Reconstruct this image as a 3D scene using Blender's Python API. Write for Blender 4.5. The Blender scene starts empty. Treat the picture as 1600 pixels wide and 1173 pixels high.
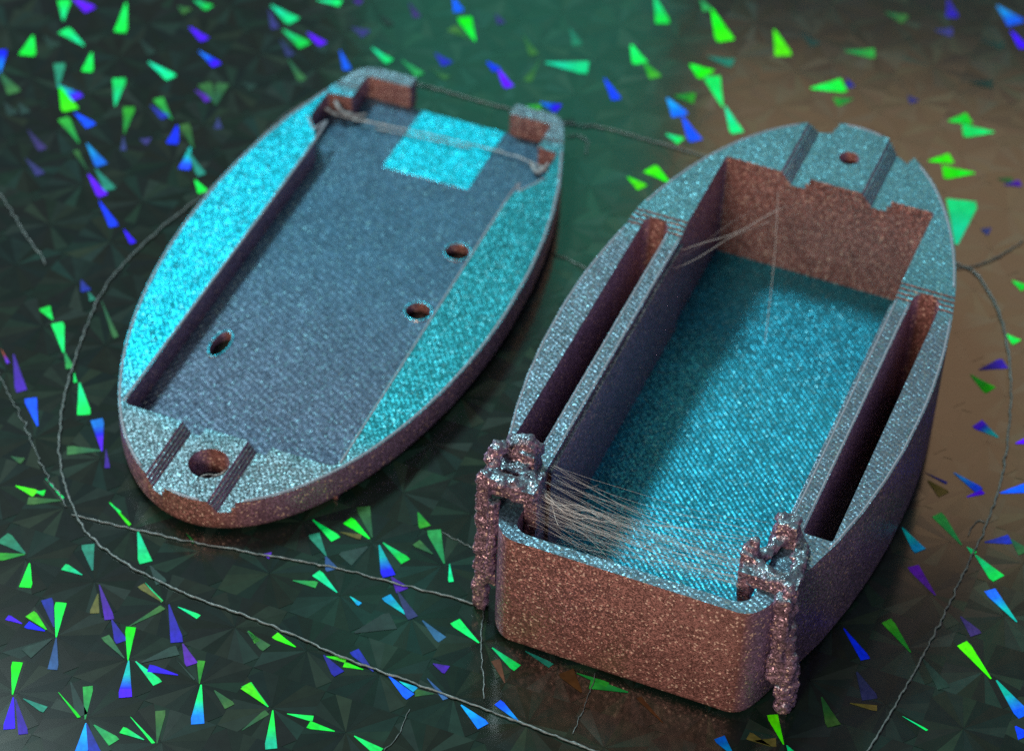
import bpy, bmesh, math, random
import numpy as np
from mathutils import Vector, Matrix, noise

MM = 0.001                      # the scene is modelled in millimetres, stored in metres
random.seed(7)
rng = np.random.default_rng(11)
SC = bpy.context.scene
COL = SC.collection

# ------------------------------------------------------------------ camera
cam_d = bpy.data.cameras.new("camera")
cam = bpy.data.objects.new("camera", cam_d); COL.objects.link(cam)
cam_d.sensor_fit = 'HORIZONTAL'; cam_d.sensor_width = 36.0; cam_d.lens = 96.93
cam_d.clip_start = 0.01; cam_d.clip_end = 20.0
_r = Vector((0.999114, 0.028515, 0.030952)); _u = Vector((-0.042085, 0.676964, 0.734812)); _f = Vector((0.0, 0.735464, -0.677564))
M = Matrix((_r, _u, -_f)).transposed().to_4x4(); M.translation = Vector((0, -170, 163.56)) * MM
cam.matrix_world = M
cam_d.dof.use_dof = True; cam_d.dof.focus_distance = 0.212; cam_d.dof.aperture_fstop = 42.0
SC.camera = cam

# ------------------------------------------------------------------ world: dim room light
w = bpy.data.worlds.new("World"); SC.world = w; w.use_nodes = True
bg = w.node_tree.nodes["Background"]; bg.inputs[0].default_value = (0.80, 0.74, 1.0, 1); bg.inputs[1].default_value = 0.18

# ------------------------------------------------------------------ lamps
def area(name, loc, target, sx, sy, power, color):
    d = bpy.data.lights.new(name, 'AREA'); d.shape = 'RECTANGLE'; d.size = sx * MM; d.size_y = sy * MM
    d.energy = power; d.color = color
    o = bpy.data.objects.new(name, d); COL.objects.link(o)
    o.location = Vector(loc) * MM
    o.rotation_euler = (Vector(target) - Vector(loc)).to_track_quat('-Z', 'Y').to_euler()
    return o
area("key_lamp", (-215, 295, 560), (0, 0, 0), 130, 95, 4.0, (0.74, 0.97, 1.0))          # unseen key light behind the parts, inferred from the well's shadow
area("fill_lamp", (-180, -390, 250), (5, -5, 6), 120, 120, 1.55, (1.0, 0.82, 0.70))        # unseen warm fill added from the camera's side
area("warm_glow_lamp", (94, 356, 292), (31, 18, 0), 112, 110, 0.08, (1.0, 0.62, 0.32))       # unseen lamp added for the dim warm glow mirrored by the foil
area("green_glow_lamp", (-2, 408, 270), (0, 30, 0), 80, 104, 0.026, (0.05, 1.0, 0.62))       # unseen lamp added to put a dim green glow in the foil's reflection
area("small_glow_lamp", (-28, 281, 332), (-9, -17, 0), 30, 24, 0.0016, (0.05, 1.0, 0.7))   # unseen, added for the small green glow mirrored in front of the lid

SC.view_settings.view_transform = 'Standard'; SC.view_settings.look = 'None'
SC.view_settings.exposure = 0.12; SC.view_settings.gamma = 1.0; SC.view_settings.use_curve_mapping = False
SC.cycles.use_denoising = False
SC.cycles.max_bounces = 6; SC.cycles.caustics_reflective = False; SC.cycles.caustics_refractive = False; SC.cycles.sample_clamp_indirect = 0.6

# ------------------------------------------------------------------ material helpers
class NT:
    def __init__(s, name):
        s.m = bpy.data.materials.new(name); s.m.use_nodes = True; s.t = s.m.node_tree
        s.b = s.t.nodes["Principled BSDF"]
    def n(s, typ, **kw):
        x = s.t.nodes.new(typ)
        for k, v in kw.items(): setattr(x, k, v)
        return x
    def l(s, a, b): s.t.links.new(a, b)
    def val(s, x, v):
        if hasattr(v, 'is_output'): s.l(v, x)
        else: x.default_value = v
    def math(s, op, a, b=0.0, c=None, clamp=False):
        x = s.n('ShaderNodeMath', operation=op, use_clamp=clamp); s.val(x.inputs[0], a); s.val(x.inputs[1], b)
        if c is not None: s.val(x.inputs[2], c)
        return x.outputs[0]
    def vmath(s, op, a, b=None, scale=None):
        x = s.n('ShaderNodeVectorMath', operation=op); s.val(x.inputs[0], a)
        if b is not None: s.val(x.inputs[1], b)
        if scale is not None: s.val(x.inputs['Scale'], scale)
        return x.outputs[0]
    def mix(s, f, a, b):
        x = s.n('ShaderNodeMix', data_type='RGBA'); s.val(x.inputs[0], f); s.val(x.inputs[6], a); s.val(x.inputs[7], b)
        return x.outputs[2]

def filament(name, top, wall, angle=45.0, pitch=0.42, line=0.5, metal=0.75, rough=0.42, tilt=0.40, glint=0.85, beads=0.45, sheen_zones=()):
    """colour shifting glitter filament: its angle-dependent sheen put into the base colour by face direction"""
    k = NT(name); tc = k.n('ShaderNodeTexCoord'); P = tc.outputs['Object']
    sep = k.n('ShaderNodeSeparateXYZ'); k.l(tc.outputs['Normal'], sep.inputs[0])
    up = k.math('SMOOTH_MIN', k.math('MAXIMUM', k.math('MULTIPLY_ADD', k.math('ABSOLUTE', sep.outputs[2]), 2.2, -1.15), 0.0), 1.0, 0.05)
    # metal flakes
    vor = k.n('ShaderNodeTexVoronoi', feature='F1'); k.l(P, vor.inputs['Vector']); vor.inputs['Scale'].default_value = 8200
    vor2 = k.n('ShaderNodeTexVoronoi', feature='F1'); k.l(P, vor2.inputs['Vector']); vor2.inputs['Scale'].default_value = 7000
    sc = k.n('ShaderNodeSeparateColor'); k.l(vor.outputs['Color'], sc.inputs[0])
    sc2 = k.n('ShaderNodeSeparateColor'); k.l(vor2.outputs['Color'], sc2.inputs[0])
    nz = k.n('ShaderNodeTexNoise'); k.l(P, nz.inputs['Vector']); nz.inputs['Scale'].default_value = 420; nz.inputs['Detail'].default_value = 5
    # extrusion lines: on level faces along 'angle', on walls layer by layer
    sp = k.n('ShaderNodeSeparateXYZ'); k.l(P, sp.inputs[0])
    a = math.radians(angle); f = 2 * math.pi / (pitch * MM)
    wob = k.math('MULTIPLY', nz.outputs[0], 3.0)
    ph = k.math('ADD', k.math('ADD', k.math('MULTIPLY', sp.outputs[0], f * math.cos(a)), k.math('MULTIPLY', sp.outputs[1], f * math.sin(a))), wob)
    ltop = k.math('SINE', ph)
    # beads along each line
    ph2 = k.math('ADD', k.math('MULTIPLY', sp.outputs[0], -f * 0.8 * math.sin(a)), k.math('MULTIPLY', sp.outputs[1], f * 0.8 * math.cos(a)))
    ltop = k.math('ADD', ltop, k.math('MULTIPLY', k.math('SINE', k.math('ADD', ph2, k.math('MULTIPLY', nz.outputs[0], 14.0))), beads))
    lwall = k.math('SINE', k.math('ADD', k.math('MULTIPLY', sp.outputs[2], 2 * math.pi / (0.2 * MM)), wob))
    lines = k.n('ShaderNodeMix', data_type='FLOAT'); k.l(up, lines.inputs[0])
    k.l(k.math('MULTIPLY', lwall, 0.5), lines.inputs[2]); k.l(ltop, lines.inputs[3])
    h = k.math('ADD', k.math('MULTIPLY', lines.outputs[0], line), k.math('MULTIPLY', nz.outputs[0], 0.9))
    bp = k.n('ShaderNodeBump'); bp.inputs['Strength'].default_value = 0.5; bp.inputs['Distance'].default_value = 0.00004; k.l(h, bp.inputs['Height'])
    # flake tilt on top of the bump
    rv = k.vmath('SUBTRACT', vor.outputs['Color'], (0.5, 0.5, 0.5))
    N = k.vmath('NORMALIZE', k.vmath('ADD', bp.outputs[0], k.vmath('SCALE', rv, scale=tilt)))
    # colours
    topc = (*top, 1)
    for ax, e0, e1, c in sheen_zones:           # sheen that varies from place to place, put into the top colour
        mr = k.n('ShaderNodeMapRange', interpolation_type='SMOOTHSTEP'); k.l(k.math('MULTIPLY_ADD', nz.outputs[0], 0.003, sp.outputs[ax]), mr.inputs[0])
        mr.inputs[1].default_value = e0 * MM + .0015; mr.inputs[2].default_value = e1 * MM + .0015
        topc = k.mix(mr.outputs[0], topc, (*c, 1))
    side = k.math('MULTIPLY_ADD', k.math('ABSOLUTE', sep.outputs[0]), 1.7, -0.55, clamp=True)  # sideways walls get the purple angle sheen as colour
    base = k.mix(up, k.mix(side, (*wall, 1), (*FLOP, 1)), topc)
    g = k.math('POWER', sc.outputs[0], 2.2)
    gl = k.math('MULTIPLY_ADD', up, -0.35, 0.35 + glint)          # walls glitter more than level faces
    var = k.math('MULTIPLY_ADD', g, gl, k.math('MULTIPLY_ADD', gl, -0.38, 1.0))
    var = k.math('MULTIPLY', var, k.math('MULTIPLY_ADD', nz.outputs[0], 0.7, 0.65))
    colr = k.vmath('SCALE', base, scale=var)
    # rare pale flakes
    rare = k.math('GREATER_THAN', sc2.outputs[1], 0.95)
    pale = k.mix(up, (1.0, 0.68, 0.5, 1), (0.25, 0.62, 0.68, 1))
    colr = k.mix(k.math('MULTIPLY', rare, k.math('MULTIPLY_ADD', up, -0.5, 0.85)), colr, pale)
    k.l(colr, k.b.inputs['Base Color']); k.l(N, k.b.inputs['Normal'])
    k.l(k.math('MULTIPLY_ADD', up, metal - .45, .45), k.b.inputs['Metallic'])
    k.l(k.math('MULTIPLY_ADD', sc.outputs[1], -0.16, rough), k.b.inputs['Roughness'])
    return k.m

COPPER = (0.325, 0.146, 0.118); FLOP = (0.31, 0.21, 0.33)
M_RIM = filament("filament_rim", (0.0, 0.44, 0.58), COPPER, angle=35, line=0.22, sheen_zones=((0, 1, -1, (.01, .235, .285)), (1, 46, 54, (.105, .165, .19)), (1, 6.5, 2.5, (.14, .24, .29))))
M_LIDFLOOR = filament("filament_lid_floor", (0.04, 0.135, 0.215), COPPER, angle=-28, line=0.9, pitch=0.5, tilt=0.30, metal=0.55, glint=0.9, beads=.3, sheen_zones=((1, 20, 46, (.07, .12, .185)),))  # same filament, its duller sheen here put into the colour
M_PAD = filament("filament_pad", (0.0, 0.52, 0.68), COPPER, angle=35, line=0.3)  # same filament, brighter sheen of another line direction put into the colour
M_FLOOR = filament("filament_tray_floor", (0.008, 0.25, 0.36), COPPER, angle=45, line=0.55, pitch=0.42)
M_SHELL = filament("filament_tray", (0.09, 0.29, 0.35), COPPER, angle=60, line=0.25, sheen_zones=((1, 41, 36, (.115, .195, .25)), (1, 14, 4, (.11, .22, .28))))
M_SCRAP = filament("filament_scrap", (0.17, 0.26, 0.30), (0.27, 0.16, 0.185), angle=10, line=0.3, tilt=0.7, glint=1.1)

def simple(name, col, rough=0.5, metal=0.0, spec=0.5, alpha=None):
    k = NT(name); k.b.inputs['Base Color'].default_value = (*col, 1); k.b.inputs['Roughness'].default_value = rough
    k.l(k.math('MULTIPLY_ADD', up, metal - .45, .45), k.b.inputs['Metallic']); k.b.inputs['Specular IOR Level'].default_value = spec
    return k.m

def strand_mat(name, col, var=0.5):
    k = NT(name); tc = k.n('ShaderNodeTexCoord')
    nz = k.n('ShaderNodeTexNoise'); k.l(tc.outputs['Object'], nz.inputs['Vector']); nz.inputs['Scale'].default_value = 3200; nz.inputs['Detail'].default_value = 3
    c = k.vmath('SCALE', (*col,), scale=k.math('MULTIPLY_ADD', nz.outputs[0], 2 * var, 1 - var))
    k.l(c, k.b.inputs['Base Color']); k.b.inputs['Roughness'].default_value = 0.35
    return k.m
M_SKIRT = strand_mat("skirt_filament", (0.10, 0.14, 0.135), 0.85)
M_BEAD = strand_mat("perimeter_filament", (0.20, 0.235, 0.27), 0.35)
M_STRAND = strand_mat("thick_stringing", (0.27, 0.32, 0.33), 0.6)
M_FIBRE = strand_mat("stringing_filament", (0.55, 0.52, 0.47), 0.4)

# ------------------------------------------------------------------ build helpers
def link(o, parent=None):
    COL.objects.link(o)
    if parent: o.parent = parent
    return o
def mesh_obj(name, bm, mats, parent=None, smooth=False):
    me = bpy.data.meshes.new(name); bm.to_mesh(me); bm.free()
    for m in (mats if isinstance(mats, (list, tuple)) else [mats]): me.materials.append(m)
    if smooth:
        for pl in me.polygons: pl.use_smooth = True
    return link(bpy.data.objects.new(name, me), parent)
def prism(poly, z0, z1):
    bm = bmesh.new()
    lo = [bm.verts.new((x * MM, y * MM, z0 * MM)) for x, y in poly]; hi = [bm.verts.new((x * MM, y * MM, z1 * MM)) for x, y in poly]
    bm.faces.new(lo[::-1]); bm.faces.new(hi); n = len(poly)
    for i in range(n): bm.faces.new((lo[i], lo[(i + 1) % n], hi[(i + 1) % n], hi[i]))
    bmesh.ops.recalc_face_normals(bm, faces=bm.faces)
    return bm
def prism_y(poly, y0, y1):
    bm = bmesh.new()
    lo = [bm.verts.new((x * MM, y0 * MM, z * MM)) for x, z in poly]; hi = [bm.verts.new((x * MM, y1 * MM, z * MM)) for x, z in poly]
    bm.faces.new(lo[::-1]); bm.faces.new(hi); n = len(poly)
    for i in range(n): bm.faces.new((lo[i], lo[(i + 1) % n], hi[(i + 1) % n], hi[i]))
    bmesh.ops.recalc_face_normals(bm, faces=bm.faces)
    return bm
def box(x0, x1, y0, y1, z0, z1): return prism([(x0, y0), (x1, y0), (x1, y1), (x0, y1)], z0, z1)
def round_poly(pts, r, seg=5):
    """round every corner of a polygon; r scalar or list"""
    out = []; n = len(pts)
    for i, p in enumerate(pts):
        ri = r[i] if isinstance(r, (list, tuple)) else r
        p = Vector(p); a = Vector(pts[i - 1]) - p; b = Vector(pts[(i + 1) % n]) - p
        ri = min(ri, a.length * .45, b.length * .45)
        if ri < 1e-4: out.append(tuple(p)); continue
        A = p + a.normalized() * ri; B = p + b.normalized() * ri
        for k in range(seg + 1):
            t = k / seg; q = A * (1 - t) ** 2 + p * 2 * t * (1 - t) + B * t ** 2
            out.append((q.x, q.y))
    return out
def circle(cx, cy, r, n=28, ry=None):
    return [(cx + r * math.cos(2 * math.pi * i / n), cy + (ry or r) * math.sin(2 * math.pi * i / n)) for i in range(n)]
def carve(bm, cutters, bevel=0.10):
    """boolean difference of a list of bmesh cutters, a small bevel on the crisp edges; returns a mesh"""
    me = bpy.data.meshes.new("work"); bm.to_mesh(me); bm.free()
    o = link(bpy.data.objects.new("work", me)); junk = []
    for c in cutters:
        cm = bpy.data.meshes.new("cut"); c.to_mesh(cm); c.free(); co = link(bpy.data.objects.new("cut", cm)); junk.append(co)
        m = o.modifiers.new("b", 'BOOLEAN'); m.operation = 'DIFFERENCE'; m.solver = 'EXACT'; m.object = co
    if bevel:
        m = o.modifiers.new("bev", 'BEVEL'); m.width = bevel * MM; m.segments = 2; m.limit_method = 'ANGLE'; m.angle_limit = math.radians(40); m.use_clamp_overlap = True
    bpy.context.view_layer.update()
    res = bpy.data.meshes.new_from_object(o.evaluated_get(bpy.context.evaluated_depsgraph_get()))
    for j in junk + [o]:
        d = j.data; bpy.data.objects.remove(j); bpy.data.meshes.remove(d)
    return res
def put(name, me, mat, parent, sharp=35):
    me.name = name; me.materials.clear(); me.materials.append(mat)
    for pl in me.polygons: pl.use_smooth = True
    me.set_sharp_from_angle(angle=math.radians(sharp))
    for pl in me.polygons:
        if abs(pl.normal.z) > .995: pl.use_smooth = False
    return link(bpy.data.objects.new(name, me), parent)
def thing(name, label, cat, loc, rz, group=None):
    o = link(bpy.data.objects.new(name, None)); o.empty_display_size = 0.005
    o.location = Vector(loc) * MM; o.rotation_euler = (0, 0, rz); o["label"] = label; o["category"] = cat
    if group: o["group"] = group
    return o
def tube_bm(bm, pts, rad, seg=6, jitter=0.0):
    """swept tube through points (mm); rad scalar or per point"""
    n = len(pts); P = [Vector(p) for p in pts]; prev = None; rings = []
    for i in range(n):
        t = (P[min(i + 1, n - 1)] - P[max(i - 1, 0)]).normalized()
        ref = Vector((0, 0, 1)) if abs(t.z) < .9 else Vector((1, 0, 0))
        a = t.cross(ref).normalized(); b = a.cross(t)
        r = (rad[i] if isinstance(rad, (list, tuple)) else rad)
        ring = []
        for k in range(seg):
            rr = r * (1 + jitter * random.uniform(-1, 1)); th = 2 * math.pi * k / seg
            ring.append(bm.verts.new((P[i] + a * rr * math.cos(th) + b * rr * math.sin(th)) * MM))
        rings.append(ring)
    for i in range(n - 1):
        for k in range(seg): bm.faces.new((rings[i][k], rings[i][(k + 1) % seg], rings[i + 1][(k + 1) % seg], rings[i + 1][k]))
    bm.faces.new(rings[0][::-1]); bm.faces.new(rings[-1])
def spline(pts, step):
    P = [Vector(p) for p in pts]; P = [P[0] * 2 - P[1]] + P + [P[-1] * 2 - P[-2]]; out = []
    for i in range(1, len(P) - 2):
        p0, p1, p2, p3 = P[i - 1:i + 3]; n = max(2, int((p2 - p1).length / step))
        for k in range(n):
            t = k / n; out.append(0.5 * ((2 * p1) + (p2 - p0) * t + (2 * p0 - 5 * p1 + 4 * p2 - p3) * t * t + (3 * p1 - p0 - 3 * p2 + p3) * t ** 3))
    out.append(P[-2]); return out

# ------------------------------------------------------------------ the foil plate
k = NT("foil_base"); tc = k.n('ShaderNodeTexCoord')
nz = k.n('ShaderNodeTexNoise'); k.l(tc.outputs['Object'], nz.inputs['Vector']); nz.inputs['Scale'].default_value = 60; nz.inputs['Detail'].default_value = 6
k.l(k.mix(nz.outputs[0], (0.004, 0.016, 0.011, 1), (0.010, 0.028, 0.019, 1)), k.b.inputs['Base Color'])
k.b.inputs['Roughness'].default_value = 0.12; k.b.inputs['Specular IOR Level'].default_value = 0.5
M_FOIL = k.m
k = NT("foil_dark_facet"); at = k.n('ShaderNodeAttribute', attribute_name="tint")
tc = k.n('ShaderNodeTexCoord'); nz = k.n('ShaderNodeTexNoise'); k.l(tc.outputs['Object'], nz.inputs['Vector']); nz.inputs['Scale'].default_value = 900; nz.inputs['Detail'].default_value = 4
k.l(k.vmath('SCALE', at.outputs['Color'], scale=k.math('MULTIPLY_ADD', nz.outputs[0], 0.8, 0.6)), k.b.inputs['Base Color'])
k.b.inputs['Roughness'].default_value = 0.13; k.b.inputs['Specular IOR Level'].default_value = 0.5
M_DARK = k.m

bm = box(-150, 150, -110, 190, -3, -0.06)
plate = mesh_obj("print_plate", bm, M_FOIL); plate["kind"] = "structure"

# square lattice of pinwheels pressed in the foil, 6.3 mm apart
A = Vector((5.87, -2.14)); B = Vector((2.14, 5.87)) * 1.02; O = Vector((-35.05, -24.96))
verts, faces, tints = [], [], []
NW = 18
for i in range(-14, 22):
    for j in range(-10, 26):
        c = O + A * i + B * j
        if not (-64 < c.x < 66 and -44 < c.y < 96): continue
        ph = 0.1
        for q in range(NW):
            t0 = 2 * math.pi * q / NW + ph; t1 = 2 * math.pi * (q + 1) / NW + ph; tm = (t0 + t1) / 2
            reach = lambda t: min(A.length / 2 / max(1e-6, abs(math.cos(t) * A.x + math.sin(t) * A.y) / A.length), B.length / 2 / max(1e-6, abs(math.cos(t) * B.x + math.sin(t) * B.y) / B.length))
            z0 = -0.030; zs = random.uniform(-.003, .003)
            base = len(verts)
            for (tt, rr, zz) in ((tm, 0.02, z0), (t0, reach(t0), z0 + zs), (t1, reach(t1), z0 - zs)):
                verts.append(((c.x + rr * math.cos(tt)) * MM, (c.y + rr * math.sin(tt)) * MM, zz * MM))
            faces.append((base, base + 1, base + 2))
            s = random.random() ** 3
            g = 0.009 + 0.017 * s; h = random.random()
            tints.append((g * (0.35 + .4 * h), g * 1.35, g * (0.75 + .35 * random.random()), 1))
me = bpy.data.meshes.new("foil_facets"); me.from_pydata(verts, [], faces)
ca = me.attributes.new("tint", 'FLOAT_COLOR', 'FACE')
ca.data.foreach_set("color", np.array(tints, dtype=np.float32).ravel())
me.materials.append(M_DARK)
ff = link(bpy.data.objects.new("foil_facets", me), plate); ff["kind"] = "stuff"

# coloured facets: same pressed wedges, their lit diffraction glints put into fixed colours
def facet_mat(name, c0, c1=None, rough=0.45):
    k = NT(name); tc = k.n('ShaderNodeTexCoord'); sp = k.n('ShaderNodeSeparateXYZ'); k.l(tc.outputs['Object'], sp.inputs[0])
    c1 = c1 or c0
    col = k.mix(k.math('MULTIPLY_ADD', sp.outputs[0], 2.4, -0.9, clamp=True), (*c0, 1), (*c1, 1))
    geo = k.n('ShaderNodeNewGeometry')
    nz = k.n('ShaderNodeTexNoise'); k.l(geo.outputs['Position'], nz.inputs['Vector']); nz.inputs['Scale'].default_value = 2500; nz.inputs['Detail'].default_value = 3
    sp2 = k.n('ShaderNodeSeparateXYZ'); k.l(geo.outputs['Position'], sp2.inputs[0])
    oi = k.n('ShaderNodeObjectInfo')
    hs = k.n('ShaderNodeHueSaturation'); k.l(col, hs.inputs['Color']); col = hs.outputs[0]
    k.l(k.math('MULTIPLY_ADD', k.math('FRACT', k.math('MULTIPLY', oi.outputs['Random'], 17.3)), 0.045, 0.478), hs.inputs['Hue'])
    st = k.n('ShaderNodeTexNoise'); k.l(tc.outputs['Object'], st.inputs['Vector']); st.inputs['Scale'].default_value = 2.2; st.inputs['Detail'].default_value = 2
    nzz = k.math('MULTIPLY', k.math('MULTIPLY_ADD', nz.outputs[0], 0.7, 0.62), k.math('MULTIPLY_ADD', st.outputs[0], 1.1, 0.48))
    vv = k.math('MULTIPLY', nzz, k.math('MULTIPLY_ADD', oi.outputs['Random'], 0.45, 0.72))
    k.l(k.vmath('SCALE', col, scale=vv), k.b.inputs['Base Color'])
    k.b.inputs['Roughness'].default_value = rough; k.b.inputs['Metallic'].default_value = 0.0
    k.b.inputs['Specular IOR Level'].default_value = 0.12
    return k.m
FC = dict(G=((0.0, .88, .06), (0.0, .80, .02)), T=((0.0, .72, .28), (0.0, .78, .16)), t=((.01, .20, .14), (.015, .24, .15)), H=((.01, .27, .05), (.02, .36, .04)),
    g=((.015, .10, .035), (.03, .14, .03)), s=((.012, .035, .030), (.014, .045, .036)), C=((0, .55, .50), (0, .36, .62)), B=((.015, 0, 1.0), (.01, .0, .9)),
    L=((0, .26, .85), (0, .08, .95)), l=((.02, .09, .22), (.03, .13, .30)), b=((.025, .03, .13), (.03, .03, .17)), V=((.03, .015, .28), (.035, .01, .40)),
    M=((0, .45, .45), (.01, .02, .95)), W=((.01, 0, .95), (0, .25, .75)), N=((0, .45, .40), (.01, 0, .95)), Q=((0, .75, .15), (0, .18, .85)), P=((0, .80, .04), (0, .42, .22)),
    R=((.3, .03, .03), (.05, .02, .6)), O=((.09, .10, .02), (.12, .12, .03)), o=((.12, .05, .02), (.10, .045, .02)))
FM = {c: facet_mat("foil_glint_" + n, *FC[c]) for c, n in zip("GTtHgsCBLlbVMWNQPROo", ("green", "teal", "dull_teal", "mid_green", "dull_green", "grey", "cyan", "blue", "azure", "dull_azure", "dull_blue", "violet", "cyan_to_blue", "blue_to_azure", "teal_to_blue", "green_to_azure", "green_to_teal", "red_to_blue", "olive", "brown"))}
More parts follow.
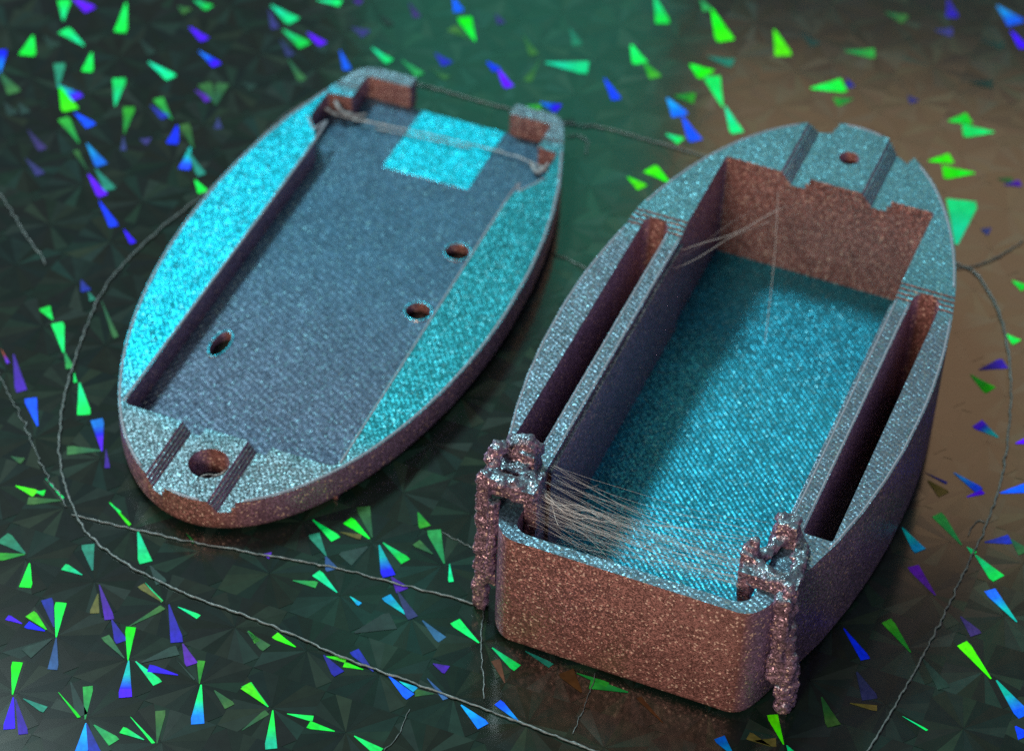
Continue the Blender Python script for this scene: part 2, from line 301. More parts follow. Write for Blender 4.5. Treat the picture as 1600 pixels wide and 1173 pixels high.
FACETS = "-49.37 54.65 -91 3.33 1.68 G;-44.05 53.37 134 3.5 1.38 T;-40.84 60.95 -89 5.12 1.29 G;-46.73 57.47 97 3.62 1.32 T;-46.3 61.32 -42 2.83 1.46 B;-51.6 48.27 96 3.81 0.97 L;-43.13 52.25 -90 3.2 1.14 G;-39.65 43.7 92 4.57 1.4 T;-37.33 51.09 -43 3.63 1.29 T;-33.97 57.26 -49 2.82 1.05 B;-32.55 53.26 -47 3.07 1.05 L;-45.59 46.19 96 4.13 1.18 t;-45.59 46.65 -44 3.0 1.74 M;-45.4 46.38 -67 4.01 1.69 G;-43.39 42.36 -46 2.79 1.16 B;-42.29 37.73 119 4.35 1.17 H;-40.87 33.57 118 3.44 0.55 g;-41.54 37.68 -60 3.81 1.23 L;-40.17 33.85 -59 3.59 1.22 t;-40.72 32.98 -60 3.64 1.05 B;-39.16 29.1 -62 4.07 0.9 B;-36.33 25.14 -60 2.2 0.6 B;-51.6 48.27 -58 3.74 1.39 g;-47.43 39.32 -57 3.5 0.91 b;-46.95 34.95 -52 2.95 0.93 b;-50.39 43.55 -57 2.19 1.15 s;-49.03 43.65 -59 1.96 1.02 s;-38.18 39.48 91 4.22 1.18 H;-38.23 39.03 -82 2.21 0.58 b;-36.6 38.63 -16 1.01 1.22 b;-33.93 41.97 118 3.76 1.07 H;-36.23 44.01 -47 2.48 1.0 V;-32.24 46.87 -45 2.34 0.98 V;-29.91 44.56 114 3.77 1.37 g;-29.91 44.56 86 3.57 1.32 g;-29.49 42.56 -84 1.73 0.8 b;-33.29 41.08 -93 2.92 1.18 B;-31.29 37.57 110 4.05 1.09 g;-31.65 37.78 -93 3.47 1.16 M;-31.96 37.42 -64 4.32 0.88 t;-30.65 32.84 -61 2.06 1.01 G;-34.07 62.02 -37 2.24 1.14 T;-35.55 60.76 -39 1.41 1.29 g;-38.68 54.86 -57 2.96 0.99 s;-27.74 48.33 -33 1.5 1.23 s;-48.29 54.73 -50 2.28 1.43 s;-40.96 12.29 122 1.91 1.08 G;-39.38 8.06 106 4.05 1.15 G;-39.32 8.17 -69 2.29 0.69 H;-38.05 5.51 -78 1.27 0.3 G;-37.44 4.29 -76 4.13 1.22 T;-34.34 -4.02 104 4.02 1.14 W;-34.04 -3.79 -79 2.3 0.47 V;-39.23 17.82 -66 1.66 0.96 V;-38.35 16.22 -64 1.28 0.6 t;-37.02 15.11 -68 5.23 0.51 g;-44.88 8.2 -63 2.07 0.29 R;-43.68 7.56 -73 4.95 1.02 V;-40.2 -1.31 109 3.61 1.12 B;-41.85 -5.13 -25 1.22 0.75 g;-40.9 -8.56 -24 1.99 0.83 G;-39.11 -9.17 -6 0.74 0.7 G;-36.72 -10.0 -175 2.96 0.92 g;-38.58 -7.54 -51 2.97 0.22 T;-32.91 -10.08 -45 1.53 0.27 G;-34.3 -3.94 -177 3.02 1.11 g;-38.89 -16.29 -168 2.1 0.92 H;-38.9 -16.22 141 2.76 1.4 t;-38.37 -17.29 -88 2.69 1.04 G;-33.95 -18.32 153 1.86 0.77 T;-33.2 -17.75 106 3.0 1.12 t;-30.12 -13.19 -73 3.68 1.14 T;-28.65 -16.97 -58 2.26 0.99 s;-32.86 -9.98 -52 3.29 0.29 G;-26.16 -13.2 -53 1.29 0.23 H;-28.79 -18.87 -51 2.56 0.24 T;-27.18 -20.87 139 2.63 0.67 O;-35.37 -24.05 109 3.18 0.95 V;-35.04 -25.1 93 3.75 0.96 G;-35.92 -24.35 134 2.28 0.93 G;-36.03 -24.47 159 1.68 0.76 B;-37.95 -23.81 155 1.43 0.58 B;-35.03 -25.14 -86 3.37 0.83 l;-32.41 -20.3 -90 2.13 0.79 O;-32.44 -19.32 -70 3.97 0.81 V;-30.93 -23.0 -65 2.57 1.02 V;-29.1 -27.19 94 3.56 0.85 G;-29.51 -23.65 42 3.35 0.61 g;-29.41 -26.98 130 2.88 0.73 g;-29.04 -27.23 -87 3.8 1.09 N;-28.49 -27.25 -47 2.99 0.83 T;-25.03 -28.47 166 2.49 0.81 B;-26.62 -21.14 -74 4.17 1.04 V;-25.04 -25.21 -66 2.39 1.02 V;-23.27 -29.3 93 2.43 0.64 H;-23.13 -29.34 -88 4.02 1.09 Q;-25.87 -21.33 -29 2.06 0.5 T;-25.43 -26.81 -50 2.75 0.18 s;-22.04 -29.89 -48 2.1 0.94 g;-18.01 -31.08 133 2.53 0.96 G;-37.51 -31.14 93 3.36 0.88 G;-37.4 -31.43 -87 3.21 0.95 B;-37.21 -31.6 -71 3.67 0.77 V;-36.62 -31.52 -29 2.16 0.69 t;-34.03 -30.73 -51 3.18 0.26 G;-31.59 -33.31 94 3.37 0.83 H;-31.47 -33.69 -89 3.02 1.01 L;-31.41 -33.75 -70 3.08 0.93 V;-30.84 -33.83 -42 2.45 1.04 H;-26.84 -35.09 154 2.07 0.7 T;-28.17 -32.87 -50 3.3 0.26 G;-25.82 -35.39 92 3.3 0.83 g;-20.03 -23.57 -53 1.44 0.55 H;-35.38 -25.3 -137 2.43 1.28 s;-28.02 -27.35 29 3.07 1.1 s;-33.23 -29.63 -68 3.67 0.98 s;-15.93 -11.05 -45 2.99 0.95 G;-11.11 -12.95 134 2.85 1.04 G;-10.91 -12.8 106 3.69 1.2 g;-13.58 -12.32 -15 1.86 0.62 O;-9.99 -13.3 -45 2.87 0.95 T;-10.29 -13.59 -74 3.64 1.17 M;-9.09 -17.08 -55 1.81 1.15 V;-8.52 -18.58 -64 3.28 0.94 b;-14.51 -15.09 117 2.75 1.02 t;-14.55 -15.12 -67 1.65 1.08 l;-19.62 -15.17 -13 0.6 0.82 V;-13.33 -19.05 132 2.8 0.91 T;-16.98 -17.96 -10 2.02 0.74 H;-12.26 -19.43 -44 1.21 0.44 C;-7.57 -21.21 133 2.71 0.91 C;-7.32 -9.67 -68 1.83 1.02 H;-4.86 -15.38 106 3.95 1.23 H;-4.44 -15.38 -84 2.03 0.45 T;-5.84 -14.37 140 1.93 0.86 g;-6.32 -21.67 -50 2.63 0.89 l;-1.72 -23.81 133 3.02 0.99 G;-20.12 -23.64 -45 2.43 0.92 g;-16.14 -25.07 147 2.15 0.74 G;-13.88 -25.78 -55 2.37 1.02 V;-13.82 -25.89 -10 1.8 0.57 G;-10.67 -27.1 164 1.64 0.56 G;-9.87 -27.27 129 2.7 0.86 V;-8.65 -27.65 -49 2.78 0.9 B;-7.78 -28.18 -31 1.56 0.61 C;-5.02 -29.28 179 1.5 0.79 g;-5.63 -27.73 -53 2.61 0.48 l;-5.25 -26.19 -28 1.31 0.95 V;-17.72 -31.32 132 2.95 0.96 G;-17.34 -31.65 -87 3.87 0.98 P;-19.5 -33.74 48 2.62 0.59 g;-16.21 -31.91 -11 2.1 0.59 G;-12.42 -33.46 165 2.18 0.79 G;-10.9 -33.84 -36 2.6 0.88 G;-2.87 -30.31 -48 2.76 1.09 L;-11.22 -13.84 -139 2.39 1.76 s;-11.61 -23.28 27 3.35 1.99 s;-0.67 -24.26 -45 2.93 0.86 T;1.97 -24.48 -34 2.55 0.59 t;1.74 -31.85 132 2.7 0.74 L;22.03 -32.87 105 3.05 0.91 G;22.26 -32.95 -64 1.29 0.79 T;18.18 -34.25 122 2.12 0.97 L;10.1 -28.29 166 3.12 1.09 H;6.06 -26.55 -24 2.7 0.56 H;21.01 -33.11 150 1.96 0.82 O;12.78 -31.25 127 3.16 0.46 o;0.45 -27.87 109 2.5 0.76 o;6.45 -28.49 122 2.45 1.42 o;-26.12 61.61 -46 3.73 1.62 T;-24.56 57.46 -45 3.6 1.53 T;-22.04 57.17 -48 2.61 1.05 B;-21.57 62.93 -9 2.55 1.17 T;-17.91 63.2 -26 1.0 0.93 V;-18.56 54.33 -73 3.35 0.86 B;-15.45 55.09 -49 3.04 1.04 T;-12.29 53.16 -50 3.09 1.12 H;-9.47 52.01 -40 2.44 0.89 g;-17.64 58.31 -33 1.85 1.49 b;-14.96 60.73 -55 2.17 1.0 s;-5.12 56.93 108 4.27 1.54 G;-5.61 57.16 136 2.79 1.39 g;-7.67 64.23 -73 2.46 1.08 B;-9.04 54.55 -53 2.25 1.3 V;-3.84 53.49 -51 1.76 0.99 B;-2.71 52.17 -66 2.95 1.07 B;-12.17 63.19 -69 2.85 0.86 b;-23.61 52.57 -63 3.89 0.88 g;-3.26 61.72 -67 1.77 0.92 b;-21.38 54.62 -16 1.54 1.03 s;-24.69 55.74 -63 2.95 0.89 b;-26.3 60.89 -74 3.41 0.83 b;13.05 66.04 -80 4.84 1.54 T;18.93 64.14 -77 5.59 1.92 G;17.78 65.8 -68 2.03 1.11 H;10.61 57.46 -74 3.29 1.58 G;11.8 54.58 -64 2.86 1.34 H;2.03 53.77 -8 4.36 2.19 T;4.41 59.84 -75 3.06 1.09 t;-0.32 58.36 -71 3.65 0.96 g;1.43 54.21 -107 3.9 0.88 g;-2.55 52.28 -69 3.09 1.0 B;7.92 51.56 -70 3.64 1.0 B;1.64 47.18 -26 2.1 1.52 L;0.31 46.56 -17 1.46 1.37 H;16.5 54.54 -45 2.42 2.24 G;19.57 47.72 101 5.13 1.75 G;19.83 47.81 -76 4.4 1.38 T;14.89 49.17 -8 2.02 1.79 H;18.28 55.89 -20 2.76 1.59 t;14.13 48.76 -65 3.09 1.81 L;15.55 45.96 -72 4.13 1.4 B;13.95 42.96 -35 1.79 1.26 T;14.07 35.55 132 2.69 1.73 G;10.19 36.02 -47 2.13 1.28 G;-0.15 43.55 8 5.34 1.04 s;25.21 61.03 -80 4.52 1.83 G;32.23 57.88 -4 3.04 1.73 H;36.77 64.93 -29 2.39 1.72 g;28.43 51.34 12 3.48 2.32 G;32.52 49.9 -161 1.93 1.55 H;32.13 53.27 -78 1.46 0.85 V;38.03 50.79 -61 1.18 1.12 b;41.7 46.93 15 2.27 1.89 G;46.03 45.48 -180 3.11 2.18 G;39.24 40.48 14 2.37 1.64 G;43.53 38.91 -178 3.11 2.09 G;40.79 28.07 80 6.78 3.07 T;48.54 66.95 -61 3.56 2.17 L;49.49 62.63 -70 3.14 1.09 B;43.47 67.87 -86 3.37 1.36 V;41.7 62.14 -8 1.78 1.55 b;46.16 37.25 13 1.71 0.96 V;43.32 30.46 -23 0.85 1.29 b;44.45 53.41 -3 2.28 1.47 s;46.34 60.58 -20 2.28 1.37 s;45.63 38.15 -9 1.46 1.02 g;27.92 60.77 -56 2.6 1.31 s;45.47 23.18 -43 1.5 1.15 G;44.22 15.7 -52 1.31 1.1 G;41.28 10.87 23 2.59 1.37 V;40.44 10.14 -51 2.53 1.32 G;42.08 2.29 136 2.38 1.35 M;43.51 1.62 21 1.09 0.7 B;37.84 -2.3 -45 2.87 0.89 L;38.69 -5.13 27 1.63 0.61 B;41.57 -4.49 17 2.64 1.18 B;35.36 -2.4 -34 2.17 0.31 V;35.53 -3.36 -52 2.07 1.22 O;32.95 -9.1 -64 2.92 1.15 C;35.08 -16.59 117 3.59 1.06 V;37.73 -10.78 117 3.91 1.1 H;38.15 -10.97 -53 0.95 0.62 T;38.77 -11.88 -58 3.09 1.34 T;41.4 -19.15 119 3.92 1.08 M;39.68 -10.35 12 2.26 1.08 V;41.89 -9.88 -57 1.82 1.23 g;32.57 -22.89 117 3.75 0.99 H;27.38 -20.64 -64 3.6 0.83 B;38.71 -25.33 118 4.17 1.08 G;33.42 -23.4 -64 3.5 1.09 s;39.13 -25.45 -63 4.05 1.31 N;40.13 -30.09 -59 1.23 1.28 B;25.21 -27.93 -75 3.05 1.18 g;31.4 -29.56 -36 2.29 0.21 T;19.85 -32.64 -3 1.63 0.92 O;28.13 -25.19 -72 2.95 1.37 b;27.38 -28.45 -11 2.17 0.62 O;36.9 -18.81 -60 2.23 1.1 b"
fmesh = {}
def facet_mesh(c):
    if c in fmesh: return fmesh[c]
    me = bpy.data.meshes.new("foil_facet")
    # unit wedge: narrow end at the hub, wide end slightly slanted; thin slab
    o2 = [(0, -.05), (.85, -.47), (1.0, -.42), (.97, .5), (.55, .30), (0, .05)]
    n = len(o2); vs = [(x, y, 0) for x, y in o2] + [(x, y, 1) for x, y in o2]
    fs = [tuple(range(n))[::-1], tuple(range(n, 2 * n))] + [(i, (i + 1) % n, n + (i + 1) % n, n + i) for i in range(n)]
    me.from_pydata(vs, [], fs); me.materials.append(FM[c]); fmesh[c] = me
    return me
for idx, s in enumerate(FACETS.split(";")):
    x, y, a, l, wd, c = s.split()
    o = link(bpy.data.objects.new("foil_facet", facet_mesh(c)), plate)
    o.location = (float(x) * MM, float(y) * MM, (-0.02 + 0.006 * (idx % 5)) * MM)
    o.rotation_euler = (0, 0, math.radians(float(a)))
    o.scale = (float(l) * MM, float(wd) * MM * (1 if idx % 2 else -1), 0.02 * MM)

# ------------------------------------------------------------------ shared outline of both shells
Wm, YC, A2, A1 = 15.75, 26.97, 33.03, 35.9
TAB = [(0, 9.1), (.12, 9.6), (.4, 10.1), (.8, 10.5), (1.3, 10.8), (2.0, 11.1), (3.0, 11.45), (5, 12.15), (7, 12.8), (10, 13.75), (14, 14.62), (18, 15.22), (22, 15.6), (27, 15.75)]
def half(y):
    if y >= 27: return Wm * math.sqrt(max(0, 1 - ((y - YC) / A2) ** 2))
    for (a, b), (c, d) in zip(TAB, TAB[1:]):
        if a <= y <= c: return b + (d - b) * (y - a) / (c - a)
def outline():
    ys = [t[0] for t in TAB[:8]] + list(np.linspace(6, 27, 22)) 
    th = np.linspace(0, math.pi / 2, 44)[1:]
    right = [(half(y), y) for y in ys] + [(Wm * math.cos(t), YC + A2 * math.sin(t)) for t in th]
    left = [(-x, y) for x, y in right[:-1]][::-1]
    return right + left
def inset(poly, d):
    n = len(poly); out = []
    for i in range(n):
        a = Vector(poly[i - 1]); b = Vector(poly[(i + 1) % n]); t = (b - a).normalized(); nn = Vector((-t.y, t.x))
        out.append((poly[i][0] + nn.x * d, poly[i][1] + nn.y * d))
    return out
def hull(levels):
    """levels: list of (z, inset)"""
    ol = outline(); bm = bmesh.new(); rings = []
    for z, d in levels:
        rings.append([bm.verts.new((x * MM, y * MM, z * MM)) for x, y in (inset(ol, d) if d else ol)])
    n = len(ol)
    bm.faces.new(rings[0][::-1]); bm.faces.new(rings[-1])
    for r0, r1 in zip(rings, rings[1:]):
        for i in range(n): bm.faces.new((r0[i], r0[(i + 1) % n], r1[(i + 1) % n], r1[i]))
    bmesh.ops.recalc_face_normals(bm, faces=bm.faces)
    return bm

# ------------------------------------------------------------------ deep tray (right)
TZ = 12.45; RZ = 11.8; CW = 9.6
tray = thing("tray_half", "deep boat shaped glitter tray with rectangular well, two side slots and rough support scraps", "case half", (9.10, -27.06, 0), math.radians(-20.79), "two halves of the printed case")
well = round_poly([(-CW, 1.0), (CW, 1.0), (CW, 50.9), (-CW, 50.9)], [1.5, 1.5, .35, .35], 6)
cut = [prism(well, -2, 20)]
for s in (-1, 1):
    x0, x1 = sorted((s * 10.95, s * 13.35))
    cut.append(prism(round_poly([(x0, 9.9), (x1, 9.9), (x1, 40.4), (x0, 40.4)], [.3, .3, 1.1, 1.1], 6), -2, 20))
for kx, (yy, zz) in enumerate(((40.8, 12.29), (40.35, 12.13), (39.9, 11.97), (39.45, RZ))):
    cut.append(box(-20 - kx * .1, 20 + kx * .1, -5 - kx * .1, yy, zz, 20 + kx * .1))
def groove(x0, x1, top, depth, flip=1):
    w_ = x1 - x0; st = [(x0, top + 2), (x0, top)]
    for q in range(4):                  # the flank is a stair of print layers
        st += [(x0 + (.05 + .085 * q) * w_, top - depth * (q + .95) / 4), (x0 + (.05 + .085 * (q + .7)) * w_, top - depth * (q + 1) / 4)]
    st += [(x0 + .80 * w_, top - depth), (x0 + .81 * w_, top - depth * .5), (x0 + .92 * w_, top - depth * .5), (x0 + .93 * w_, top + 2)]
    return st
cut.append(prism_y(groove(-4.4, -1.55, TZ, 1.25), 49.5, 63)); cut.append(prism_y(groove(3.0, 5.95, TZ, 1.25), 49.6, 63))
cut.append(prism(circle(.5, 55.2, .92), 6, 20))
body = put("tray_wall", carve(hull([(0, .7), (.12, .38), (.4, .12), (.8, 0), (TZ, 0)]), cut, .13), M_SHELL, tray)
flo = put("tray_floor", carve(prism(round_poly([(-CW - .3, .7), (CW + .3, .7), (CW + .3, 51.2), (-CW - .3, 51.2)], .5, 3), 0.06, 1.6), [], 0), M_FLOOR, tray)
# inner ledges that run along the well
for s in (-1, 1):
    x0, x1 = sorted((s * (CW - .32), s * (CW + .2)))
    put("side_ledge", carve(box(x0, x1, 8.5, 39.2, 1.4, 11.25), [], .08), M_SHELL, tray)

# ------------------------------------------------------------------ rough support scraps on the tray's front corners
def scrap(name, prims, parent, label, vox=0.15, amp=0.26, seed=0):
    """prims: ('t', [points], r) lumpy strands or ('b', x0,x1,y0,y1,z0,z1) blocks, fused, roughened"""
    bm = bmesh.new()
    for p in prims:
        if p[0] == 't':
            pts = spline(p[1], 0.35) if len(p[1]) > 1 else p[1]
            for q in pts:
                r = p[2] * random.uniform(.75, 1.2)
                mt = Matrix.Translation((Vector(q) + Vector((random.uniform(-.12, .12), random.uniform(-.12, .12), 0))) * MM) @ Matrix.Diagonal((r * MM, r * MM, r * MM * .8, 1))
                bmesh.ops.create_icosphere(bm, subdivisions=1, radius=1, matrix=mt)
        else:
            x0, x1, y0, y1, z0, z1 = p[1:]
            mt = Matrix.Translation(Vector(((x0 + x1) / 2, (y0 + y1) / 2, (z0 + z1) / 2)) * MM) @ Matrix.Diagonal(((x1 - x0) * MM, (y1 - y0) * MM, (z1 - z0) * MM, 1))
            bmesh.ops.create_cube(bm, size=1, matrix=mt)
    me = bpy.data.meshes.new("w"); bm.to_mesh(me); bm.free(); o = link(bpy.data.objects.new("w", me))
    m = o.modifiers.new("r", 'REMESH'); m.mode = 'VOXEL'; m.voxel_size = vox * MM
    bpy.context.view_layer.update()
    res = bpy.data.meshes.new_from_object(o.evaluated_get(bpy.context.evaluated_depsgraph_get()))
    bpy.data.objects.remove(o); bpy.data.meshes.remove(me)
    nrm = [v.normal.copy() for v in res.vertices]
    for v, nn in zip(res.vertices, nrm):
        q = v.co / MM
        a = noise.noise(q * 1.1 + Vector((seed, 0, 0))) * amp + noise.noise(q * 2.6 + Vector((0, seed, 0))) * amp * .6 + noise.noise(Vector((q.x * 2, q.y * 2, q.z * 6))) * amp * .35
        v.co += nn * a * MM
    ob = put(name, res, M_SCRAP, parent, 60); ob["label"] = label
    return ob
scrap("support_scrap", [
    ('b', -13.3, -12.2, 2.5, 3.3, 0.0, 14.4), ('b', -12.2, -11.35, 2.5, 2.85, 3.2, 12.6), ('t', [(-11.85, 2.4, 4.2), (-11.7, 2.3, 8), (-11.85, 2.4, 12.5)], .32),
    ('b', -13.2, -8.7, 2.9, 4.4, 12.9, 14.2), ('t', [(-12.9, 3.0, 14.6), (-12.0, 3.2, 14.4), (-10.6, 3.4, 14.1), (-9.3, 3.7, 13.7)], .7), ('t', [(-12.6, 3.8, 13.4), (-11.0, 4.2, 13.1), (-9.2, 4.4, 12.8)], .8),
    ('b', -9.6, -8.5, 3.4, 4.6, 8.0, 13.8), ('t', [(-12.9, 4.4, 13.6), (-13.0, 5.2, 14.6), (-12.9, 5.6, 15.1)], .8),
    ('b', -13.0, -10.2, 6.8, 8.8, 11.5, 14.0), ('t', [(-12.4, 7.6, 13.8), (-11.6, 8.0, 14.5), (-10.8, 7.8, 14.2)], .8), ('t', [(-12.6, 6.2, 12.4), (-11.2, 6.0, 13.0), (-9.6, 5.4, 12.8)], .8), ('b', -13.0, -9.2, 4.2, 7.0, 11.5, 12.7)],
    tray, "rough broken support scrap on the left front corner", seed=3)
scrap("support_scrap", [
    ('t', [(12.9, 2.7, 0.1), (12.8, 2.8, 3), (12.6, 2.9, 6), (12.3, 3.0, 9), (12.0, 3.1, 12)], .8), ('b', 11.3, 12.5, 2.0, 3.4, 3.0, 12.3), ('t', [(13.3, 3.1, .4), (13.2, 3.2, 4)], .5),
    ('b', 8.0, 12.6, 3.0, 4.4, 11.6, 12.9), ('t', [(12.2, 3.0, 12.6), (11.0, 3.4, 12.9), (9.6, 4.0, 12.9), (8.3, 4.4, 12.8)], .55), ('b', 7.7, 8.8, 4.1, 5.3, 8.5, 13.6), ('t', [(8.3, 5.0, 13.2), (8.4, 5.3, 14.2)], .6),
    ('t', [(8.9, 5.2, 12.4), (9.4, 6.8, 12.2), (9.9, 8.2, 12.5)], .6), ('b', 9.4, 10.9, 7.9, 9.5, 11.3, 14.0), ('t', [(9.3, 8.2, 11.2), (9.4, 8.6, 13.8)], .6),
    ('t', [(12.2, 3.4, 12.3), (12.0, 5.2, 12.3), (11.6, 7.2, 12.2), (10.9, 8.6, 12.2)], .65)],
    tray, "rough broken support scrap on the right front corner", seed=8)

# hair-fine strings across the tray's front opening
def fibres(name, lst, parent, kind="stuff", mat=None):
    bm = bmesh.new()
    for a, b, sag, r in lst:
        a = Vector(a); b = Vector(b); n = 22; wv = random.uniform(0, 6); am = random.uniform(.05, .42)
        pts = [a.lerp(b, i / n) + Vector((0, am * math.sin(wv + 5 * i / n), -sag * 4 * (i / n) * (1 - i / n) + .5 * am * math.sin(wv * 2 + 9 * i / n))) for i in range(n + 1)]
        tube_bm(bm, pts, r, 4)
    o = mesh_obj(name, bm, mat or M_FIBRE, parent, True)
    if kind: o["kind"] = kind
    return o
L = []
for i in range(105):
    y = random.uniform(1.8, 7.6); z = random.uniform(9.0, 13.8)
    a = (-8.8 + random.uniform(-.3, .5), y + random.uniform(-.4, .4), z)
    t = random.random()
    if t < .85: b = (8.4, y + random.uniform(-2.4, 2.6), 12.0 + random.uniform(-3.5, 1.2))
    elif t < .95: b = (random.uniform(-6, 4), y + random.uniform(-2, 2), z - random.uniform(.4, 3))
    else: b = (random.uniform(-2, 6), 1.2, 11.6)
    L.append((a, b, random.uniform(0, .9), random.uniform(.003, .009)))
for i in range(10):
    L.append(((-8.7, 4.5 + random.uniform(-.6, .6), 12.6 + random.uniform(-.4, .4)), (random.uniform(-7, -2), 4.2 + random.uniform(-1.2, .8), 12.3 + random.uniform(-.6, .4)), .1, random.uniform(.012, .026)))
fibres("string_veil", L, tray)
fibres("string", [((-9.5, 38.5, 10.9), (-3.2, 50.8, 8.8), .15, .035), ((-9.5, 36.4, 10.6), (-4.2, 48.5, 8.8), .1, .025), ((-9.4, 37.6, 10.8), (-6.5, 50.8, 7.5), .1, .02), ((-4.4, 50.8, 10.8), (-1.2, 40, 2.2), .2, .02)], tray)

# ------------------------------------------------------------------ shallow lid (left), lying open side up, its blunt end away
LZ = 3.55; LF = 1.0
lid = thing("lid_half", "shallow oval glitter lid lying open side up, with screw hole at its near end", "case half", (-5.81, 43.88, 0), math.radians(160.24), "two halves of the printed case")
cav = [(9.75, 52.0), (9.75, 12.9), (10.6, 11.3), (11.9, 9.6), (11.85, 5.6), (9.4, 5.3), (9.4, 1.6), (4.9, 1.6), (4.9, -3), (-5.4, -3), (-5.4, 1.6), (-9.7, 1.6), (-9.7, 5.3), (-11.75, 5.6), (-11.9, 9.2), (-11.3, 10.6), (-10.3, 12.2), (-9.75, 14.2), (-9.75, 52.0)]
cavr = round_poly(cav, [.5, .6, .8, .8, .3, .1, .3, 0, 0, 0, 0, .3, .1, .3, .8, .8, .8, .8, .9], 4)
cut = [prism(cavr, -2, 20), prism(circle(0, 55.7, 1.72, 36), 0.9, 20), prism_y(groove(1.95, 4.25, LZ, .75), 51, 63)]
cut.append(prism_y(groove(-4.1, -1.8, LZ, .75), 51.1, 63.1))
# mirrored grooves: the upright flank lies on the far side from the tray's
cut = cut[:2]
for x0, x1, e in ((1.95, 4.25, 0), (-4.1, -1.8, .1)):
    g_ = [(x0 + x1 - x, z) for x, z in groove(x0, x1, LZ, 1.1)]
    cut.append(prism_y(g_, 51 + e, 63 + e))
cut.append(box(9.0, 14, 3.55, 3.75, LZ - .3, 9)); cut.append(box(-14.1, -9.2, 3.7, 3.9, LZ - .3, 9.1))
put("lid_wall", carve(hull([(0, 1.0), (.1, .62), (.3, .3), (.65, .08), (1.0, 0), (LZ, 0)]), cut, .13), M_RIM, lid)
fl = [(10.0, 52.3), (10.0, 12.9), (12.1, 9.6), (12.0, 5.3), (9.6, 5.0), (9.6, 1.45), (-9.9, 1.45), (-9.9, 5.0), (-11.9, 5.3), (-12.1, 9.2), (-10.0, 14.2), (-10.0, 52.3)]
cut = [prism(circle(-7.5, 19.8, 1.12), -2, 5), prism(circle(-7.4, 28.8, 1.12), -2, 5), prism(circle(6.85, 39.6, .72, 28, 1.65), -2, 5)]
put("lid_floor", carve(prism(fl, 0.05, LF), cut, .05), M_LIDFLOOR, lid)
for hx, hy, rx, ry in ((-7.5, 19.8, 1.1, 1.1), (-7.4, 28.8, 1.1, 1.1), (6.85, 39.6, .7, 1.63)):
    bm = bmesh.new(); pts = [(hx + (rx + .14) * math.cos(t), hy + (ry + .14) * math.sin(t), LF + .01) for t in np.linspace(0, 2 * math.pi, 29)]
    tube_bm(bm, pts, .12, 6, .12); mesh_obj("hole_rim", bm, M_PAD, lid, True)
put("port_pad", carve(box(-5.0, 3.75, 1.5, 11.1, .6, LF + .06), [], .04), M_PAD, lid)
def bead(pts, z, r, parent, closed=False):
    bm = bmesh.new(); P = [(x, y, z) for x, y in pts] + ([(pts[0][0], pts[0][1], z)] if closed else [])
    tube_bm(bm, [p + Vector((0, 0, .02 * noise.noise(p * 1.7))) for p in spline(P, .5)], r, 6, .12); mesh_obj("perimeter_bead", bm, M_BEAD, parent, True)
# the outermost extrusion line shows as a pale bead along every rim
lo_ = inset(outline(), .16); n_ = len(lo_)
ring = [q for q in lo_ if q[1] > 4.2]
i0 = max(range(len(ring)), key=lambda i: (Vector(ring[i]) - Vector(ring[i - 1])).length); ring = ring[i0:] + ring[:i0]
def free(q, gr):                     # leave the grooves open
    return not (q[1] > 45 and any(a - .25 < q[0] < b + .25 for a, b in gr))
def runs(pts, gr):
    out, cur = [], []
    for q in pts:
        if free(q, gr): cur.append(q)
        else:
            if len(cur) > 2: out.append(cur)
            cur = []
    if len(cur) > 2: out.append(cur)
    return out
for rr_ in runs(ring, ((1.95, 4.25), (-4.1, -1.8))): bead(rr_, LZ - .06, .15, lid)
bead([(9.9, 51.8), (9.9, 13.0), (10.75, 11.4), (12.0, 9.7)], LZ - .06, .15, lid); bead([(-9.9, 51.4), (-9.9, 14.3), (-10.45, 12.3), (-11.4, 10.7), (-12.0, 9.4)], LZ - .06, .13, lid)
for rr_ in runs([q for q in ring if q[1] > 41], ((-4.4, -1.55), (3.0, 5.95))): bead(rr_, TZ - .06, .13, tray)
for sx in (-1, 1):
    bead([q for q in (ring if sx > 0 else ring[::-1]) if q[0] * sx > 0 and 9 < q[1] < 39], RZ - .06, .12, tray)
    bead([(sx * (CW + .14), 10.0), (sx * (CW + .14), 39.2)], RZ - .06, .11, tray); bead([(sx * 10.82, 10.2), (sx * 10.82, 39.2)], RZ - .06, .11, tray)
# string remains near the port
bm = bmesh.new()
def lump(pts, r, jit=.25):
    pp = spline(pts, .25); tube_bm(bm, [p + Vector((random.uniform(-.05, .05), random.uniform(-.05, .05), random.uniform(-.05, .05))) for p in pp], [r * random.uniform(.7, 1.25) for _ in pp], 6, jit)
lump([(11.6, 6.6, 2.4), (10.6, 6.4, 1.9), (9.4, 6.2, 1.7), (7.0, 5.9, 1.6), (3.6, 5.4, 1.5)], .12)
lump([(10.9, 5.9, 3.0), (10.2, 6.3, 2.4), (9.0, 5.8, 1.8), (8.2, 4.6, 1.3)], .19)
o_ = mesh_obj("string_clump", bm, M_STRAND, lid, True); o_["label"] = "thick pale string clump in the lid's left rear corner"
bm = bmesh.new()
lump([(3.6, 5.4, 1.5), (0, 5.0, 1.35), (-4.0, 4.9, 1.35)], .06); lump([(-4.0, 4.9, 1.35), (-7, 5.0, 1.45), (-9.6, 5.6, 1.6), (-11.2, 6.6, 2.0)], .09); lump([(-9.0, 5.2, 1.3), (-10.2, 6.5, 1.5), (-11.2, 6.3, 2.6)], .2)
lump([(6.5, 6.3, 1.4), (2, 5.8, 1.3), (-3, 5.4, 1.3)], .06)
mesh_obj("string", bm, M_STRAND, lid, True)
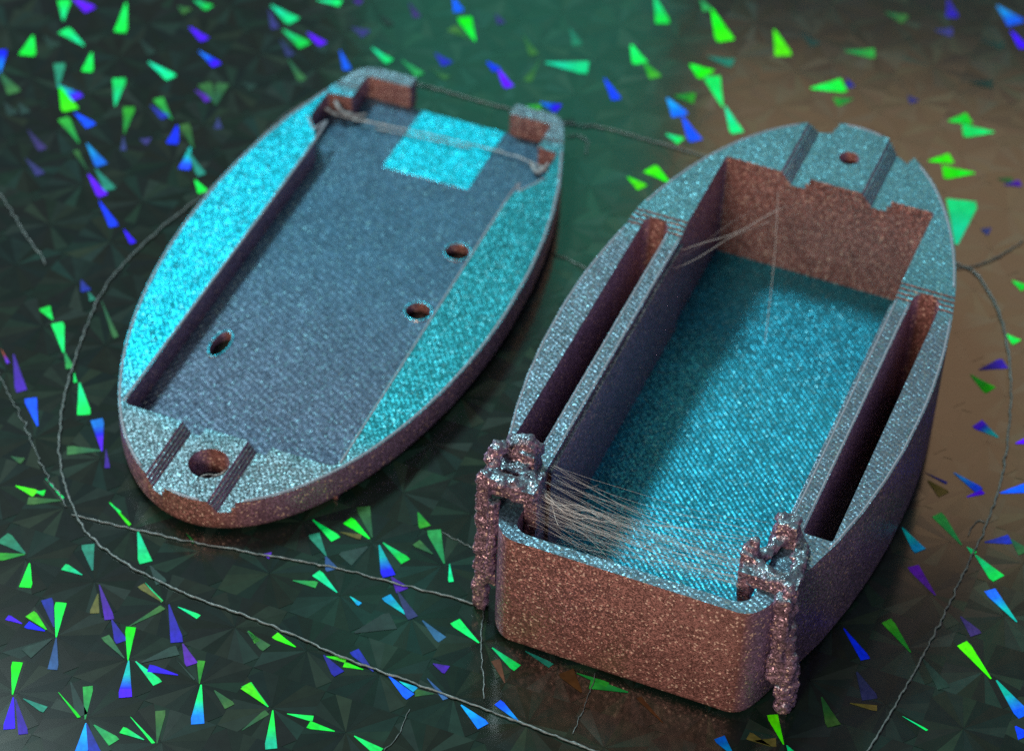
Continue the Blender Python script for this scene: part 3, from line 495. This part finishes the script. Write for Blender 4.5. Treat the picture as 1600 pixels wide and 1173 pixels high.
fibres("string", [((1.3, 56.6, 2.0), (-1.0, 55.0, 2.3), .1, .05), ((.4, 57.2, 2.2), (-.9, 54.4, 2.2), .1, .04), ((1.4, 55.4, 1.6), (-1.4, 55.9, 1.7), .1, .03)], lid, None)

# ------------------------------------------------------------------ skirt lines and stray threads on the plate
TH = {"skirt_left": [[-15.52, 50.85], [-19.93, 46.54], [-23.35, 42.7], [-28.46, 32.44], [-32.27, 26.5], [-35.15, 21.26], [-37.08, 16.24], [-38.14, 8.44], [-38.39, 0.65], [-37.63, -5.57], [-35.48, -11.47], [-33.35, -14.64], [-29.56, -17.65], [-24.87, -20.19], [-18.46, -22.93], [-11.09, -26.57], [-3.92, -29.46], [2.11, -32.04], [7.55, -34.41], [10.48, -35.69]], "skirt_right": [[37.44, 26.92], [40.84, 25.12], [42.45, 23.41], [43.81, 18.34], [44.08, 13.19], [43.61, 6.5], [42.11, -1.55], [40.25, -7.75], [37.86, -13.39], [35.23, -19.55], [32.45, -25.47], [29.53, -31.18], [27.84, -34.44]], "skirt_back": [[-11.96, 49.72], [-7.46, 48.14], [-3.63, 46.64], [4.56, 43.81], [7.37, 43.6], [12.02, 41.89], [16.93, 39.92], [21.18, 38.03]], "tail": [[-35.77, -11.64], [-33.68, -12.25], [-29.87, -13.2], [-25.56, -14.19], [-21.29, -15.02], [-17.58, -15.67], [-13.35, -16.5], [-8.59, -17.85], [-4.4, -19.02], [-2.05, -19.79]], "strayA": [[-49.26, 30.56], [-47.24, 27.38], [-45.19, 23.8], [-42.67, 19.69]], "strayB": [[-45.07, 5.52], [-42.77, 1.59], [-40.5, -3.03], [-38.35, -7.52], [-36.27, -10.78]], "strayC": [[47.16, 28.95], [44.52, 26.46], [42.0, 24.93], [40.19, 24.54]], "strayD": [[3.35, 24.23], [5.42, 23.0], [7.19, 21.76]], "loop": [[4.46, 41.88], [5.51, 42.15], [6.33, 41.0], [6.16, 39.19]], "thinA": [[-5.25, -11.91], [-2.55, -13.57]], "thinB": [[7.6, -26.39], [6.63, -30.18], [5.82, -32.79]], "thinC": [[38.3, -9.72], [39.27, -7.96], [39.94, -8.15]], "thinD": [[-6.83, -30.92], [-7.64, -33.84], [-8.53, -35.28]], "vert": [[-1.52, -20.25], [-1.55, -23.68], [-1.13, -29.63]], "strayE": [[-7.58, -17.44], [-5.08, -15.52]]}
def thread(name, pts, r, label, wob=.16, group="stray filament threads on the plate", mat=None, z=None):
    P = [(x, y, (r if z is None else z)) for x, y in pts]
    sp = spline(P, .22); out = []; 
    for i, q in enumerate(sp):
        out.append(q + Vector(((noise.noise(q * 1.3) + .4 * noise.noise(q * 4.1)) * wob, (noise.noise(q * 1.3 + Vector((9, 0, 0))) + .4 * noise.noise(q * 3.7)) * wob, abs(noise.noise(q * .7)) * wob * .4)))
    bm = bmesh.new(); tube_bm(bm, out, [r * (1 + .6 * noise.noise(q * 3.1)) for q in out], 7, .22)
    o = mesh_obj(name, bm, mat or M_SKIRT, None, True); o["label"] = label; o["category"] = "thread"; o["group"] = group
    return o
thread("skirt_line", TH["skirt_left"], .09, "long curved grey skirt line passing left of and below the lid")
thread("skirt_line", TH["skirt_right"], .085, "curved grey skirt line bowing around the tray's right side")
thread("skirt_line", TH["skirt_back"], .075, "faint grey skirt line running behind lid and tray")
thread("skirt_line", TH["tail"], .07, "straight pale thread from the skirt to the tray's left support scrap")
thread("stray_thread", TH["strayA"], .07, "short grey thread at the upper left picture edge")
thread("stray_thread", TH["strayB"], .05, "thin kinked thread joining the skirt at the far left", .3)
thread("stray_thread", TH["strayC"], .06, "pale thread reaching the tray's right side from the picture edge")
thread("stray_thread", TH["strayD"], .05, "short fine thread in the gap between lid and tray")
thread("stray_thread", TH["loop"], .06, "small curled thread at the lid's right rear corner")
thread("stray_thread", TH["thinA"], .035, "fine thread ending at the tray's left support scrap")
thread("stray_thread", TH["thinB"], .04, "fine thread under the tray's front wall")
thread("stray_thread", TH["thinC"], .05, "tiny hooked thread beside the right skirt line")
thread("stray_thread", TH["thinD"], .035, "fine thread at the bottom picture edge below the skirt")
thread("stray_thread", TH["vert"], .05, "fine thread trailing towards the viewer from the left support scrap")
